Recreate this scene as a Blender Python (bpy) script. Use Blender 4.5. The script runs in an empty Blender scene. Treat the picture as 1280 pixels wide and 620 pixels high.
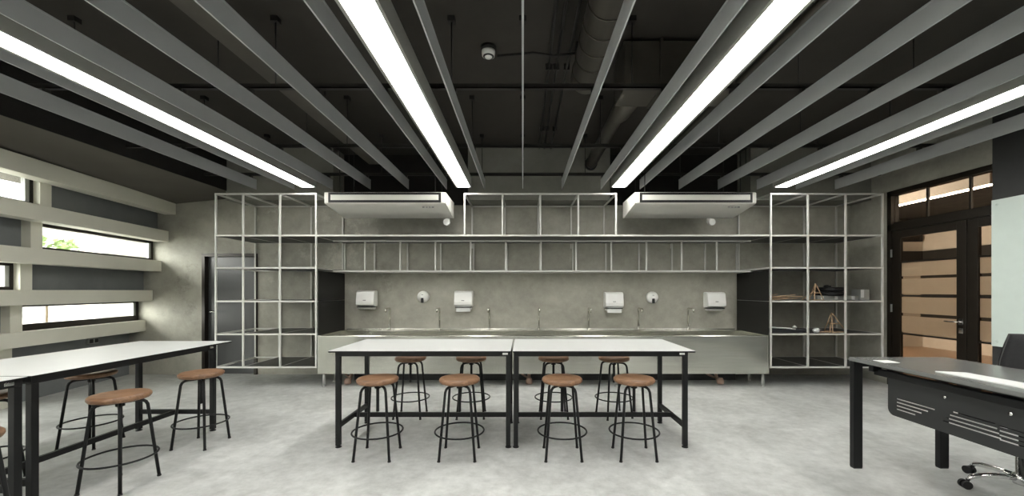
import bpy, bmesh, math, random
from mathutils import Vector, Matrix
random.seed(7)
SC = bpy.context.scene
COL = SC.collection
PI = math.pi

# ------------------------------------------------------------------ materials
def nmat(name):
    m = bpy.data.materials.new(name); m.use_nodes = True
    nt = m.node_tree
    b = nt.nodes['Principled BSDF']
    return m, nt, b

def mat(name, col, rough=0.5, metal=0.0, var=0.0, scale=8.0, bump=0.0, coat=0.0, stretch=None):
    m, nt, b = nmat(name)
    b.inputs['Roughness'].default_value = rough
    b.inputs['Metallic'].default_value = metal
    b.inputs['Coat Weight'].default_value = coat
    tc = nt.nodes.new('ShaderNodeTexCoord')
    mp = nt.nodes.new('ShaderNodeMapping')
    if stretch: mp.inputs['Scale'].default_value = stretch
    nt.links.new(tc.outputs['Object'], mp.inputs['Vector'])
    n = nt.nodes.new('ShaderNodeTexNoise'); n.inputs['Scale'].default_value = scale; n.inputs['Detail'].default_value = 6
    nt.links.new(mp.outputs['Vector'], n.inputs['Vector'])
    r = nt.nodes.new('ShaderNodeValToRGB')
    v = max(var, 0.02)
    r.color_ramp.elements[0].position = 0.3; r.color_ramp.elements[1].position = 0.7
    r.color_ramp.elements[0].color = (*[c * (1 - v) for c in col], 1)
    r.color_ramp.elements[1].color = (*[min(1, c * (1 + v)) for c in col], 1)
    nt.links.new(n.outputs['Fac'], r.inputs['Fac'])
    nt.links.new(r.outputs['Color'], b.inputs['Base Color'])
    if bump:
        bp = nt.nodes.new('ShaderNodeBump'); bp.inputs['Strength'].default_value = bump; bp.inputs['Distance'].default_value = 0.01
        nt.links.new(n.outputs['Fac'], bp.inputs['Height']); nt.links.new(bp.outputs['Normal'], b.inputs['Normal'])
    return m

def concrete(name, c_dark, c_light, scale=0.9, rough=0.75, blotch=None, fine=0.25, bump=0.15):
    """mottled trowelled concrete; blotch = (x, y, z, radius, colour) a weathered pale patch with a shape of its own"""
    m, nt, b = nmat(name)
    N, L = nt.nodes.new, nt.links.new
    b.inputs['Roughness'].default_value = rough
    tc = N('ShaderNodeTexCoord')
    n1 = N('ShaderNodeTexNoise'); n1.inputs['Scale'].default_value = scale; n1.inputs['Detail'].default_value = 8; n1.inputs['Roughness'].default_value = 0.6
    n1.inputs['Distortion'].default_value = 0.6
    n2 = N('ShaderNodeTexNoise'); n2.inputs['Scale'].default_value = scale * 7; n2.inputs['Detail'].default_value = 8; n2.inputs['Roughness'].default_value = 0.7
    L(tc.outputs['Object'], n1.inputs['Vector']); L(tc.outputs['Object'], n2.inputs['Vector'])
    mx = N('ShaderNodeMix'); mx.data_type = 'FLOAT'; mx.inputs[0].default_value = fine
    L(n1.outputs['Fac'], mx.inputs[2]); L(n2.outputs['Fac'], mx.inputs[3])
    r = N('ShaderNodeValToRGB')
    r.color_ramp.elements[0].position = 0.37; r.color_ramp.elements[1].position = 0.63
    r.color_ramp.elements[0].color = (*c_dark, 1); r.color_ramp.elements[1].color = (*c_light, 1)
    L(mx.outputs[0], r.inputs['Fac'])
    out = r.outputs['Color']
    for (bx, by, bz, rad, colr, thr) in (blotch or []):
        sub = N('ShaderNodeVectorMath'); sub.operation = 'DISTANCE'; sub.inputs[1].default_value = (bx, by, bz)
        L(tc.outputs['Object'], sub.inputs[0])
        mr = N('ShaderNodeMapRange'); mr.inputs['From Min'].default_value = 0; mr.inputs['From Max'].default_value = rad
        mr.inputs['To Min'].default_value = 0.28; mr.inputs['To Min'].default_value = 0.16; mr.inputs['To Max'].default_value = -0.12
        L(sub.outputs['Value'], mr.inputs['Value'])
        n3 = N('ShaderNodeTexNoise'); n3.inputs['Scale'].default_value = 3.2; n3.inputs['Detail'].default_value = 9; n3.inputs['Roughness'].default_value = 0.75
        L(tc.outputs['Object'], n3.inputs['Vector'])
        ad = N('ShaderNodeMath'); ad.operation = 'ADD'; L(mr.outputs['Result'], ad.inputs[0]); L(n3.outputs['Fac'], ad.inputs[1])
        rr = N('ShaderNodeMapRange'); rr.inputs['From Min'].default_value = thr; rr.inputs['From Max'].default_value = thr + 0.14
        rr.inputs['To Max'].default_value = 0.75
        L(ad.outputs[0], rr.inputs['Value'])
        mc = N('ShaderNodeMix'); mc.data_type = 'RGBA'
        L(rr.outputs['Result'], mc.inputs[0]); L(out, mc.inputs[6]); mc.inputs[7].default_value = (*colr, 1)
        out = mc.outputs[2]
    L(out, b.inputs['Base Color'])
    bp = N('ShaderNodeBump'); bp.inputs['Strength'].default_value = bump; bp.inputs['Distance'].default_value = 0.01
    L(n2.outputs['Fac'], bp.inputs['Height']); L(bp.outputs['Normal'], b.inputs['Normal'])
    # slight gloss variation
    rg = N('ShaderNodeMapRange'); rg.inputs['To Min'].default_value = rough - 0.12; rg.inputs['To Max'].default_value = min(1, rough + 0.12)
    L(n1.outputs['Fac'], rg.inputs['Value']); L(rg.outputs['Result'], b.inputs['Roughness'])
    return m

def emit(name, col, strength):
    m, nt, b = nmat(name)
    b.inputs['Base Color'].default_value = (*col, 1)
    b.inputs['Emission Color'].default_value = (*col, 1)
    b.inputs['Emission Strength'].default_value = strength
    n = nt.nodes.new('ShaderNodeTexNoise'); n.inputs['Scale'].default_value = 40
    return m

def wood(name, c1, c2):
    m, nt, b = nmat(name)
    N, L = nt.nodes.new, nt.links.new
    tc = N('ShaderNodeTexCoord'); mp = N('ShaderNodeMapping'); mp.inputs['Scale'].default_value = (3, 26, 26)
    L(tc.outputs['Object'], mp.inputs['Vector'])
    n = N('ShaderNodeTexNoise'); n.inputs['Scale'].default_value = 2.0; n.inputs['Detail'].default_value = 5; n.inputs['Distortion'].default_value = 1.2
    L(mp.outputs['Vector'], n.inputs['Vector'])
    r = N('ShaderNodeValToRGB'); r.color_ramp.elements[0].position = .3; r.color_ramp.elements[1].position = .7
    r.color_ramp.elements[0].color = (*c1, 1); r.color_ramp.elements[1].color = (*c2, 1)
    L(n.outputs['Fac'], r.inputs['Fac']); L(r.outputs['Color'], b.inputs['Base Color'])
    b.inputs['Roughness'].default_value = 0.42
    return m

def glass(name, tint=(1, 1, 1), refl=0.08):
    m = bpy.data.materials.new(name); m.use_nodes = True
    nt = m.node_tree; nt.nodes.clear()
    o = nt.nodes.new('ShaderNodeOutputMaterial'); t = nt.nodes.new('ShaderNodeBsdfTransparent'); g = nt.nodes.new('ShaderNodeBsdfGlossy')
    t.inputs['Color'].default_value = (*tint, 1); g.inputs['Roughness'].default_value = 0.02
    f = nt.nodes.new('ShaderNodeLayerWeight'); f.inputs['Blend'].default_value = 0.25
    mm = nt.nodes.new('ShaderNodeMath'); mm.operation = 'MULTIPLY'; mm.inputs[1].default_value = refl * 4
    nt.links.new(f.outputs['Fresnel'], mm.inputs[0])
    mx = nt.nodes.new('ShaderNodeMixShader')
    nt.links.new(mm.outputs[0], mx.inputs[0]); nt.links.new(t.outputs[0], mx.inputs[1]); nt.links.new(g.outputs[0], mx.inputs[2])
    nt.links.new(mx.outputs[0], o.inputs['Surface'])
    return m

def frosted(name, col):
    m = bpy.data.materials.new(name); m.use_nodes = True
    nt = m.node_tree; nt.nodes.clear()
    o = nt.nodes.new('ShaderNodeOutputMaterial'); t = nt.nodes.new('ShaderNodeBsdfTranslucent'); d = nt.nodes.new('ShaderNodeBsdfDiffuse')
    t.inputs['Color'].default_value = (*col, 1); d.inputs['Color'].default_value = (*col, 1)
    mx = nt.nodes.new('ShaderNodeMixShader'); mx.inputs[0].default_value = 0.25
    nt.links.new(t.outputs[0], mx.inputs[1]); nt.links.new(d.outputs[0], mx.inputs[2]); nt.links.new(mx.outputs[0], o.inputs['Surface'])
    return m

M = {}
M['floor'] = concrete('floor_concrete', (.37, .378, .365), (.66, .67, .65), scale=1.3, rough=0.45, fine=0.45, bump=0.03)
M['wall'] = concrete('wall_concrete', (.270, .264, .222), (.44, .43, .368), scale=0.9, rough=0.7, fine=0.38,
                     blotch=[(-3.3, 7.03, 2.25, 2.0, (.60, .59, .51), 0.60), (-2.5, 7.03, 1.75, 1.2, (.15, .145, .115), 0.66),
                             (-4.3, 7.03, 2.1, 1.6, (.54, .53, .455), 0.61), (-5.9, 7.03, 1.3, 1.9, (.17, .165, .135), 0.66), (-3.6, 7.03, 1.9, 1.6, (.17, .165, .135), 0.69)])
M['rear'] = mat('rear_plaster', (.42, .415, .39), .8, var=.03, scale=1)
M['concrete_trim'] = concrete('bulkhead_concrete', (.21, .21, .18), (.28, .28, .245), scale=1.2, rough=0.75)
M['panel_grey'] = concrete('infill_panel_grey', (.17, .18, .185), (.22, .23, .23), scale=1.0, rough=0.7)
M['black_paint'] = mat('black_paint', (.012, .011, .010), .7, var=.2)
M['ceiling'] = concrete('ceiling_dark_paint', (.028, .025, .0205), (.044, .039, .033), scale=.8, rough=.85, bump=.05)
M['soffit'] = mat('soffit_brown_grey', (.085, .077, .064), .8, var=.1, scale=2)
M['cream'] = mat('cream_paint', (.75, .735, .635), .45, var=.03, scale=3)
M['baffle'] = mat('baffle_grey_metal', (.47, .485, .49), .42, metal=.1, var=.05, scale=3)
M['housing'] = mat('lamp_housing_grey', (.36, .36, .33), .4, metal=.1, var=.04)
M['diffuser'] = emit('lamp_diffuser', (1.0, .985, .94), 15.0)
M['dark_metal'] = mat('dark_channel', (.045, .043, .04), .5, metal=.4, var=.15)
M['duct'] = mat('painted_duct', (.085, .078, .064), .45, metal=.3, var=.15, scale=5)
M['white_plastic'] = mat('white_plastic', (.87, .87, .84), .32, var=.02)
M['ac_white'] = mat('air_conditioner_white', (.76, .75, .69), .35, var=.02)
M['ac_groove'] = mat('dark_groove', (.015, .015, .014), .5)
M['grey_print'] = mat('grey_print', (.28, .28, .27), .5)
M['tube'] = mat('rack_tube_light_grey', (.60, .60, .565), .4, metal=.1, var=.04)
M['board'] = mat('rack_board_dark_grey', (.034, .034, .032), .42, var=.1)
M['endpanel'] = mat('rack_panel_charcoal', (.015, .0148, .0135), .5, var=.12, scale=2)
M['steel'] = mat('brushed_stainless', (.66, .66, .60), .25, metal=1.0, var=.05, scale=2, stretch=(.6, 20, 20))
_nt = M['steel'].node_tree; _b = _nt.nodes['Principled BSDF']
_tc = _nt.nodes.new('ShaderNodeTexCoord'); _n = _nt.nodes.new('ShaderNodeTexNoise'); _n.inputs['Scale'].default_value = 1.6; _n.inputs['Detail'].default_value = 1
_nt.links.new(_tc.outputs['Object'], _n.inputs['Vector'])
_bp = _nt.nodes.new('ShaderNodeBump'); _bp.inputs['Strength'].default_value = .35; _bp.inputs['Distance'].default_value = .06
_nt.links.new(_n.outputs['Fac'], _bp.inputs['Height']); _nt.links.new(_bp.outputs['Normal'], _b.inputs['Normal'])
M['steel_dark'] = mat('stainless_inside', (.44, .44, .41), .3, metal=1.0, var=.06, scale=3)
M['chrome'] = mat('chrome', (.75, .75, .74), .12, metal=1.0)
M['tap'] = mat('tap_brushed_steel', (.60, .59, .54), .14, metal=1.0)
M['terracotta'] = mat('pinkish_pvc', (.33, .22, .17), .5, var=.1)
M['laminate'] = mat('white_laminate', (.66, .67, .655), .33, var=.02, scale=4)
M['black_metal'] = mat('black_powdercoat', (.0075, .0078, .008), .45, var=.1)
for k_ in ('black_metal', 'endpanel'): M[k_].node_tree.nodes['Principled BSDF'].inputs['Specular IOR Level'].default_value = .3
M['wood'] = wood('stool_wood', (.15, .076, .038), (.285, .158, .086))
M['desk_top'] = mat('desk_grey_laminate', (.15, .155, .148), .25, var=.06, scale=6)
M['modesty'] = mat('desk_panel_dark', (.021, .022, .022), .45, var=.08)
M['paper'] = mat('white_paper', (.75, .76, .74), .6, var=.02)
M['mesh_black'] = mat('chair_black_mesh', (.010, .010, .011), .8, var=.2, scale=80)
M['rubber'] = mat('black_rubber', (.012, .012, .012), .5)
M['door_grey'] = mat('door_dark_grey', (.058, .060, .061), .35, var=.06, scale=2)
M['bronze'] = mat('dark_bronze_frame', (.022, .017, .012), .38, metal=.3, var=.1)
M['glass'] = glass('window_glass', (.96, .98, .97))
M['door_glass'] = glass('door_glass', (.80, .74, .66), .1)
M['frost'] = frosted('frosted_film', (.90, .885, .85))
M['mint'] = mat('mint_glass_board', (.66, .745, .70), .18, var=.01, coat=.3)
M['pier'] = mat('charcoal_wall_paint', (.035, .036, .036), .7, var=.08)
M['stick'] = mat('pale_wood_stick', (.52, .36, .22), .6, var=.15, scale=30)
M['black_plastic'] = mat('black_plastic', (.012, .012, .013), .35)
M['silver'] = mat('silver_grey_plastic', (.40, .41, .39), .4, metal=.3)
M['fabric'] = mat('dark_fabric', (.03, .031, .035), .8, var=.2, scale=40)
M['cor_wall'] = mat('corridor_wall_beige', (.58, .52, .45), .7, var=.04)
M['cor_floor'] = mat('corridor_floor_timber', (.42, .27, .17), .35, var=.15, scale=4, stretch=(1, 8, 1))
M['cor_dark'] = mat('corridor_dark', (.009, .007, .0055), .7)
M['cor_lamp'] = emit('corridor_lamp', (1.0, .93, .84), 44.0)
M['leaf'] = mat('shrub_leaf', (.18, .26, .08), .6, var=.4, scale=6)
M['stem'] = mat('shrub_stem', (.12, .09, .05), .8)
M['out_wall'] = mat('neighbour_render_pale', (.75, .72, .66), .8, var=.04)
M['out_roof'] = mat('neighbour_roof_grey', (.45, .44, .42), .8, var=.08)
M['out_ground'] = mat('yard_paving', (.62, .60, .55), .8, var=.06)

# ------------------------------------------------------------------ mesh builder
class MB:
    def __init__(s): s.bm = bmesh.new()
    def box(s, x0, x1, y0, y1, z0, z1, bev=0.0, rot=None):
        t = bmesh.new()
        bmesh.ops.create_cube(t, size=1)
        for v in t.verts:
            v.co = Vector(((x0 + x1) / 2 + v.co.x * (x1 - x0), (y0 + y1) / 2 + v.co.y * (y1 - y0), (z0 + z1) / 2 + v.co.z * (z1 - z0)))
        if bev: bmesh.ops.bevel(t, geom=t.edges[:], offset=bev, segments=2, affect='EDGES', profile=.6)
        s._add(t, rot); return s
    def _add(s, t, rot=None):
        if rot is not None: bmesh.ops.transform(t, matrix=rot, verts=t.verts[:])
        me = bpy.data.meshes.new('tmp'); t.to_mesh(me); t.free(); s.bm.from_mesh(me); bpy.data.meshes.remove(me)
    def tube(s, pts, r, seg=10, closed=False, cap=True):
        pts = [Vector(p) for p in pts]; n = len(pts); rings = []
        rr = r if isinstance(r, (list, tuple)) else [r] * n
        prev = None
        for i, p in enumerate(pts):
            if closed: d = (pts[(i + 1) % n] - pts[i - 1]).normalized()
            elif i == 0: d = (pts[1] - p).normalized()
            elif i == n - 1: d = (p - pts[-2]).normalized()
            else: d = ((pts[i + 1] - p).normalized() + (p - pts[i - 1]).normalized()).normalized()
            if prev is None:
                a = Vector((0, 0, 1)) if abs(d.z) < .9 else Vector((1, 0, 0))
                u = d.cross(a).normalized()
            else:
                u = (prev - d * prev.dot(d)).normalized()
            prev = u; w = d.cross(u)
            rings.append([s.bm.verts.new(p + (u * math.cos(2 * PI * k / seg) + w * math.sin(2 * PI * k / seg)) * rr[i]) for k in range(seg)])
        m = n if closed else n - 1
        for i in range(m):
            A, B = rings[i], rings[(i + 1) % n]
            for k in range(seg):
                f = s.bm.faces.new((A[k], A[(k + 1) % seg], B[(k + 1) % seg], B[k])); f.smooth = True
        if not closed and cap:
            s.bm.faces.new(rings[0][::-1]); s.bm.faces.new(rings[-1])
        return s
    def ring(s, c, R, r, n=40, seg=8):
        return s.tube([(c[0] + R * math.cos(2 * PI * i / n), c[1] + R * math.sin(2 * PI * i / n), c[2]) for i in range(n)], r, seg, closed=True)
    def lathe(s, prof, c=(0, 0, 0), seg=32, axis='Z'):
        """prof: list of (r, z)"""
        t = bmesh.new(); rings = []
        for (r, z) in prof:
            if r < 1e-6: rings.append([t.verts.new((0, 0, z))])
            else: rings.append([t.verts.new((r * math.cos(2 * PI * k / seg), r * math.sin(2 * PI * k / seg), z)) for k in range(seg)])
        for A, B in zip(rings, rings[1:]):
            for k in range(seg):
                k2 = (k + 1) % seg
                if len(A) == 1 and len(B) == 1: continue
                if len(A) == 1: f = t.faces.new((A[0], B[k2], B[k]))
                elif len(B) == 1: f = t.faces.new((A[k], A[k2], B[0]))
                else: f = t.faces.new((A[k], A[k2], B[k2], B[k]))
                f.smooth = True
        mtx = Matrix.Translation(c)
        if axis == 'Y': mtx = mtx @ Matrix.Rotation(PI / 2, 4, 'X')      # profile axis points to -Y (towards the viewer)
        if axis == 'X': mtx = mtx @ Matrix.Rotation(PI / 2, 4, 'Y')
        s._add(t, mtx); return s
    def prism(s, poly, a0, a1, axis='X'):
        """extrude polygon; axis X: poly is (y,z); axis Y: (x,z); axis Z: (x,y)"""
        def P(a, p):
            return {'X': (a, p[0], p[1]), 'Y': (p[0], a, p[1]), 'Z': (p[0], p[1], a)}[axis]
        t = bmesh.new()
        A = [t.verts.new(P(a0, p)) for p in poly]; B = [t.verts.new(P(a1, p)) for p in poly]
        n = len(poly)
        t.faces.new(A); t.faces.new(B[::-1])
        for i in range(n): t.faces.new((A[i], B[i], B[(i + 1) % n], A[(i + 1) % n]))
        bmesh.ops.recalc_face_normals(t, faces=t.faces[:])
        s._add(t); return s
    def build(s, name, m, parent=None, loc=None, bevel=0.0):
        bmesh.ops.recalc_face_normals(s.bm, faces=s.bm.faces[:])
        me = bpy.data.meshes.new(name); s.bm.to_mesh(me); s.bm.free()
        me.materials.append(m)
        o = bpy.data.objects.new(name, me); COL.objects.link(o)
        if parent: o.parent = parent
        if loc: o.location = loc
        if bevel:
            bv = o.modifiers.new('edge', 'BEVEL'); bv.width = bevel; bv.segments = 2; bv.limit_method = 'ANGLE'
        return o

def tag(o, label, cat, group=None):
    o['label'] = label; o['category'] = cat; o['kind'] = 'thing'
    if group: o['group'] = group
    return o

def thing(name, label, cat, loc=(0, 0, 0), rz=0.0, group=None):
    o = bpy.data.objects.new(name, None); COL.objects.link(o)
    o.empty_display_size = .1
    o.location = loc; o.rotation_euler = (0, 0, rz)
    return tag(o, label, cat, group)

def struct(name, mb, m, parent=None, label=None, cat=None, bevel=0):
    o = mb.build(name, m, parent, bevel=bevel)
    if parent is None:
        o['kind'] = 'structure'
        if label: o['label'] = label
        if cat: o['category'] = cat
    return o

def dup(root, loc, rz, label, group=None):
    r = root.copy(); COL.objects.link(r); r.location = loc; r.rotation_euler = (0, 0, rz); r['label'] = label
    if group: r['group'] = group
    for ch in list(root.children):
        c = ch.copy(); COL.objects.link(c); c.parent = r
        for g in list(ch.children):
            d = g.copy(); COL.objects.link(d); d.parent = c
    return r

def arc(cx, cy, r, a0, a1, n):
    return [(cx + r * math.cos(a0 + (a1 - a0) * i / n), cy + r * math.sin(a0 + (a1 - a0) * i / n)) for i in range(n + 1)]

# ------------------------------------------------------------------ key dimensions (metres; X right, Y away from the camera, Z up)
EYE = 1.475
YB = 7.03            # back wall
YF = 6.10            # front plane of the racks and the sink
CEIL = 3.85
XR = 5.75            # right wall
YREAR = -6.5
BEAMS = [2.91, 2.42, 1.90, 1.385, .857]
BH = [.105, .095, .095, .095, .095]            # half heights of the window beams
ROWX = [-6.42, -6.535, -6.665, -6.79, -6.92]    # stepped left wall: each row of windows stands further out than the one above
SK = .167                                       # the window wall is not square to the back wall
def XR_(row, y): return ROWX[row] + SK * (YB - y)

# ------------------------------------------------------------------ room shell
struct('floor', MB().box(-7.4, XR, YREAR, YB + .2, -.12, 0), M['floor'], label='pale grey mottled concrete floor', cat='floor')
struct('ceiling', MB().box(-7.4, XR + .2, YREAR, YB + .2, CEIL, CEIL + .2), M['ceiling'], label='dark painted slab ceiling above the grey baffles', cat='ceiling')
# back wall with a doorway cut out (x -5.57..-4.70, z 0..2.09)
w = MB()
w.box(-7.4, -5.60, YB, YB + .2, 0, CEIL).box(-4.68, XR + .2, YB, YB + .2, 0, CEIL).box(-5.60, -4.68, YB, YB + .2, 2.10, CEIL).box(-5.60, -4.68, YB + .13, YB + .2, 0, 2.10)  # last box: unseen backing behind the door leaf, added to stop daylight leaking in
struct('wall_back', w, M['wall'], label='weathered grey concrete wall behind the long sink and racks', cat='wall')
# black painted niches of the wall above the air conditioners
for i, (a, b) in enumerate(((-3.13, -.905), (1.44, 3.76))):
    struct('trim_%d' % (20 + i), MB().box(a, b, YB - .02, YB - .002, 2.97, CEIL), M['black_paint'])
# concrete bulkheads above the racks
for i, (a, b) in enumerate(((-4.90, -3.13), (-.905, 1.44), (3.76, XR))):
    struct('trim_%d' % (10 + i), MB().box(a, b, 6.6, YB - .002, 2.965, CEIL), M['concrete_trim'], label=['concrete bulkhead above the rack that stands before the grey door',
           'concrete bulkhead above the middle of the long wall shelf', 'concrete bulkhead above the rack beside the glass doors'][i], cat='bulkhead')
# sloped soffit and black drop face along the window side
struct('trim_30', MB().prism([(-4.90, 3.118), (-4.90, CEIL), (-6.9, CEIL), (-6.9, 2.94), (-6.3, 2.975)], YREAR, YB - .002, 'Y'), M['soffit'],
       label='brown grey sloping soffit above the cream window beams', cat='soffit')
struct('trim_31', MB().box(-4.898, -4.885, YREAR, 6.6, 3.118, CEIL), M['black_paint'], label='black drop face of the soffit beside the outermost baffle', cat='soffit face')
struct('wall_rear', MB().box(-7.4, XR + .2, YREAR - .2, YREAR, 0, CEIL), M['rear'], label='pale plaster wall behind the viewer', cat='wall')

# left wall: bays of windows and panels between columns, cream beams in front
COLS = [(4.93, 5.07), (3.15, 3.29), (1.37, 1.51), (-.41, -.27), (-2.19, -2.05), (-3.97, -3.83)]
ROWS = [(2.42, 2.97), (1.90, 2.42), (1.385, 1.90), (.857, 1.385), (0.0, .857)]
BAYS = [(5.07, YB)] + [(COLS[i + 1][1], COLS[i][0]) for i in range(5)] + [(YREAR, COLS[5][0])]
def step_slab(mb, row, y0, y1, z0, z1, d0, d1):
    """a slab in the plane of one row of the stepped wall: offset d0..d1 into the room"""
    mb.prism([(XR_(row, y0) + d0, y0), (XR_(row, y0) + d1, y0), (XR_(row, y1) + d1, y1), (XR_(row, y1) + d0, y1)], z0, z1, 'Z'); return mb
wl = MB(); wn = 0
for bi, (y0, y1) in enumerate(BAYS):
    for ri, (z0, z1) in enumerate(ROWS):
        win = (ri % 2 == (1 if bi % 2 == 0 else 0)) and bi < 6
        if win:
            if ri == 4: z0 = .30; step_slab(wl, ri, y0, y1, 0, .30, -.12, 0)
            wn += 1
            lo = z0 + (.095 if ri < 4 else 0); sill = .085 if ri == 3 else .04
            f = MB(); fw = .05 if ri == 3 else .035
            step_slab(f, ri, y0, y1, z0, lo + sill, -.03, .035); step_slab(f, ri, y0, y1, z1 - .125, z1, -.03, .035)
            step_slab(f, ri, y0, y0 + fw, z0, z1, -.03, .035); step_slab(f, ri, y1 - fw, y1, z0, z1, -.03, .035)
            fo = struct('window_%d' % wn, f, M['bronze'])
            g = MB(); step_slab(g, ri, y0 + fw, y1 - fw, lo + sill, z1 - .12, .0, .008)
            g.build('glass', M['glass'], fo)
            q = MB(); step_slab(q, ri, y1 - fw - .05, y1 - fw, lo + sill, z1 - .12, -.02, .025); q.build('sash', M['silver'], fo)
        else:
            step_slab(wl, ri, y0, y1, z0, z1, -.12, 0)
for ri in range(4):      # ledges behind the beams close the steps
    step_slab(wl, ri + 1, YREAR, YB, BEAMS[ri + 1] - .05, BEAMS[ri + 1] + .05, -.13, ROWX[ri] - ROWX[ri + 1])
struct('wall_left', wl, M['panel_grey'], label='stepped side wall of grey panels between windows', cat='wall')
for i, (a, b) in enumerate(COLS):
    c = MB()
    for ri, (z0, z1) in enumerate(ROWS): step_slab(c, ri, a, b, z0, z1, -.12, .12)
    struct('trim_%d' % (40 + i), c, M['cream'], label='cream column crossing behind the window beams' if i == 0 else None, cat='column')
bl = ['topmost', 'second from the top', 'middle', 'second from the bottom', 'lowest']
BX = [-6.095, -6.222, -6.348, -6.50, -6.62]
for i, zc in enumerate(BEAMS):
    c = MB(); d1 = BX[i] - ROWX[i]
    step_slab(c, i, YREAR, YB - .003, zc - BH[i], zc + BH[i], d1 - .20, d1)
    struct('trim_%d' % (50 + i), c, M['cream'], label='cream horizontal window beam, %s of the five' % bl[i], cat='beam', bevel=.004)
# socket below the lowest beam
sz, sy = .68, 6.30
t = thing('wall_socket', 'small double power socket under the lowest cream window beam', 'socket', (XR_(4, sy) + .002, sy, sz), math.atan(SK))
MB().box(0, .035, -.09, .09, -.045, .045, .006).build('back_box', M['silver'], t)
for k in (-.045, .045): MB().box(.035, .042, k - .03, k + .03, -.03, .03, .003).build('outlet_face', M['black_plastic'], t)

# left door in the back wall
d = MB(); d.box(-5.62, -5.57, YB - .03, YB + .12, 0, 2.12).box(-4.71, -4.66, YB - .03, YB + .12, 0, 2.12).box(-5.57, -4.71, YB - .03, YB + .12, 2.07, 2.12)
dr = struct('door_1', d, M['bronze'], label='dark grey flush door behind the open end of the rack', cat='door')
MB().box(-5.565, -4.715, YB + .05, YB + .09, .003, 2.065).build('leaf', M['door_grey'], dr)
h = MB(); h.lathe([(0, 0), (.025, 0), (.025, .012), (0, .012)], (-5.49, YB + .05, 1.10), 16, 'Y').tube([(-5.49, YB + .05, 1.10), (-5.49, YB - .02, 1.10), (-5.47, YB - .028, 1.10), (-5.36, YB - .028, 1.10)], .009)
h.build('lever_handle', M['chrome'], dr)

# right wall with opening for the glass doors (y 4.0..6.30, z 0..3.0)
OY0, OY1, OZ = 4.05, 6.30, 3.02
w = MB(); w.box(XR, XR + .16, OY1, YB + .2, 0, CEIL).box(XR, XR + .16, YREAR, OY0, 0, CEIL).box(XR, XR + .16, OY0, OY1, OZ, CEIL)
struct('wall_right', w, M['wall'], label='grey concrete side wall around the glass doors', cat='wall')
struct('trim_60', MB().box(5.47, XR - .001, YREAR, 4.66, 0, CEIL), M['pier'], label='charcoal pier carrying the mint glass board', cat='pier')
t = thing('glass_board', 'pale mint glass writing board on the charcoal pier', 'board', (5.465, 3.0, .83))
MB().box(-.012, 0, -1.4, 1.655, 0, 1.69, .002).build('glass_panel', M['mint'], t)
for yy in (-1.3, .2, 1.60):
    for zz in (.06, 1.63):
        MB().lathe([(0, -.016), (.012, -.016), (.012, -.012), (0, -.012)], (0, yy, zz), 14, 'X').build('mount_stud', M['mint'], t)

# door_2: frame, transom, two leaves
f = MB()
fx0, fx1 = XR - .015, XR + .11
f.box(fx0, fx1, OY1 - .07, OY1, 0, OZ).box(fx0, fx1, OY0, OY0 + .07, 0, OZ).box(fx0, fx1, OY0, OY1, OZ - .07, OZ).box(fx0, fx1, OY0, OY1, 2.40, 2.50)
dr2 = struct('door_2', f, M['bronze'], label='dark framed glass double doors with frosted bands', cat='door')
tr = MB()
for yy in (5.72, 5.17, 4.62): tr.box(XR + .03, XR + .06, yy - .012, yy + .012, 2.5, OZ - .07)
tr.box(XR + .03, XR + .06, OY0 + .07, OY1 - .07, 2.5, 2.53)
tr.build('transom_bar', M['bronze'], dr2)
MB().box(XR + .04, XR + .05, OY0 + .07, OY1 - .07, 2.5, OZ - .07).build('transom_glass', M['door_glass'], dr2)
def leaf(y0, y1, hinge_far):
    st = .12
    a = MB(); x0, x1 = XR + .005, XR + .055
    a.box(x0, x1, y0, y0 + st, .01, 2.395).box(x0, x1, y1 - st, y1, .01, 2.395).box(x0, x1, y0 + st, y1 - st, 2.28, 2.395).box(x0, x1, y0 + st, y1 - st, .01, .20)
    lf = a.build('door_leaf', M['bronze'], dr2, bevel=.003)
    MB().box(x0 + .02, x0 + .028, y0 + st, y1 - st, .20, 2.28).build('pane', M['door_glass'], lf)
    for (za, zb) in ((1.69, 1.90), (1.42, 1.65), (1.135, 1.375), (.845, 1.09)):
        MB().box(x0 + .029, x0 + .031, y0 + st, y1 - st, za, zb).build('frosted_band', M['frost'], lf)
    bars = MB()
    for zz in (1.905, 1.395, .82): bars.box(x0 + .012, x0 + .04, y0 + st, y1 - st, zz - .012, zz + .012)
    bars.build('glazing_bar', M['bronze'], lf)
    return lf
l1 = leaf(5.19, OY1 - .075, True)
l2 = leaf(OY0 + .075, 5.18, False)
hh = MB()
hh.box(XR - .006, XR + .005, 5.22, 5.275, 1.02, 1.10, .003)
hh.tube([(XR, 5.245, 1.06), (XR - .05, 5.245, 1.06), (XR - .06, 5.26, 1.06), (XR - .06, 5.40, 1.06)], .010)
hh.build('lever_handle', M['chrome'], l1)
MB().box(XR - .006, XR + .005, 5.22, 5.275, .91, .98, .003).build('lock_plate', M['chrome'], l1)
for zz in (.35, 1.2, 2.05):
    MB().tube([(XR - .012, OY1 - .072, zz - .06), (XR - .012, OY1 - .072, zz + .06)], .012).build('hinge', M['silver'], l1)

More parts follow.
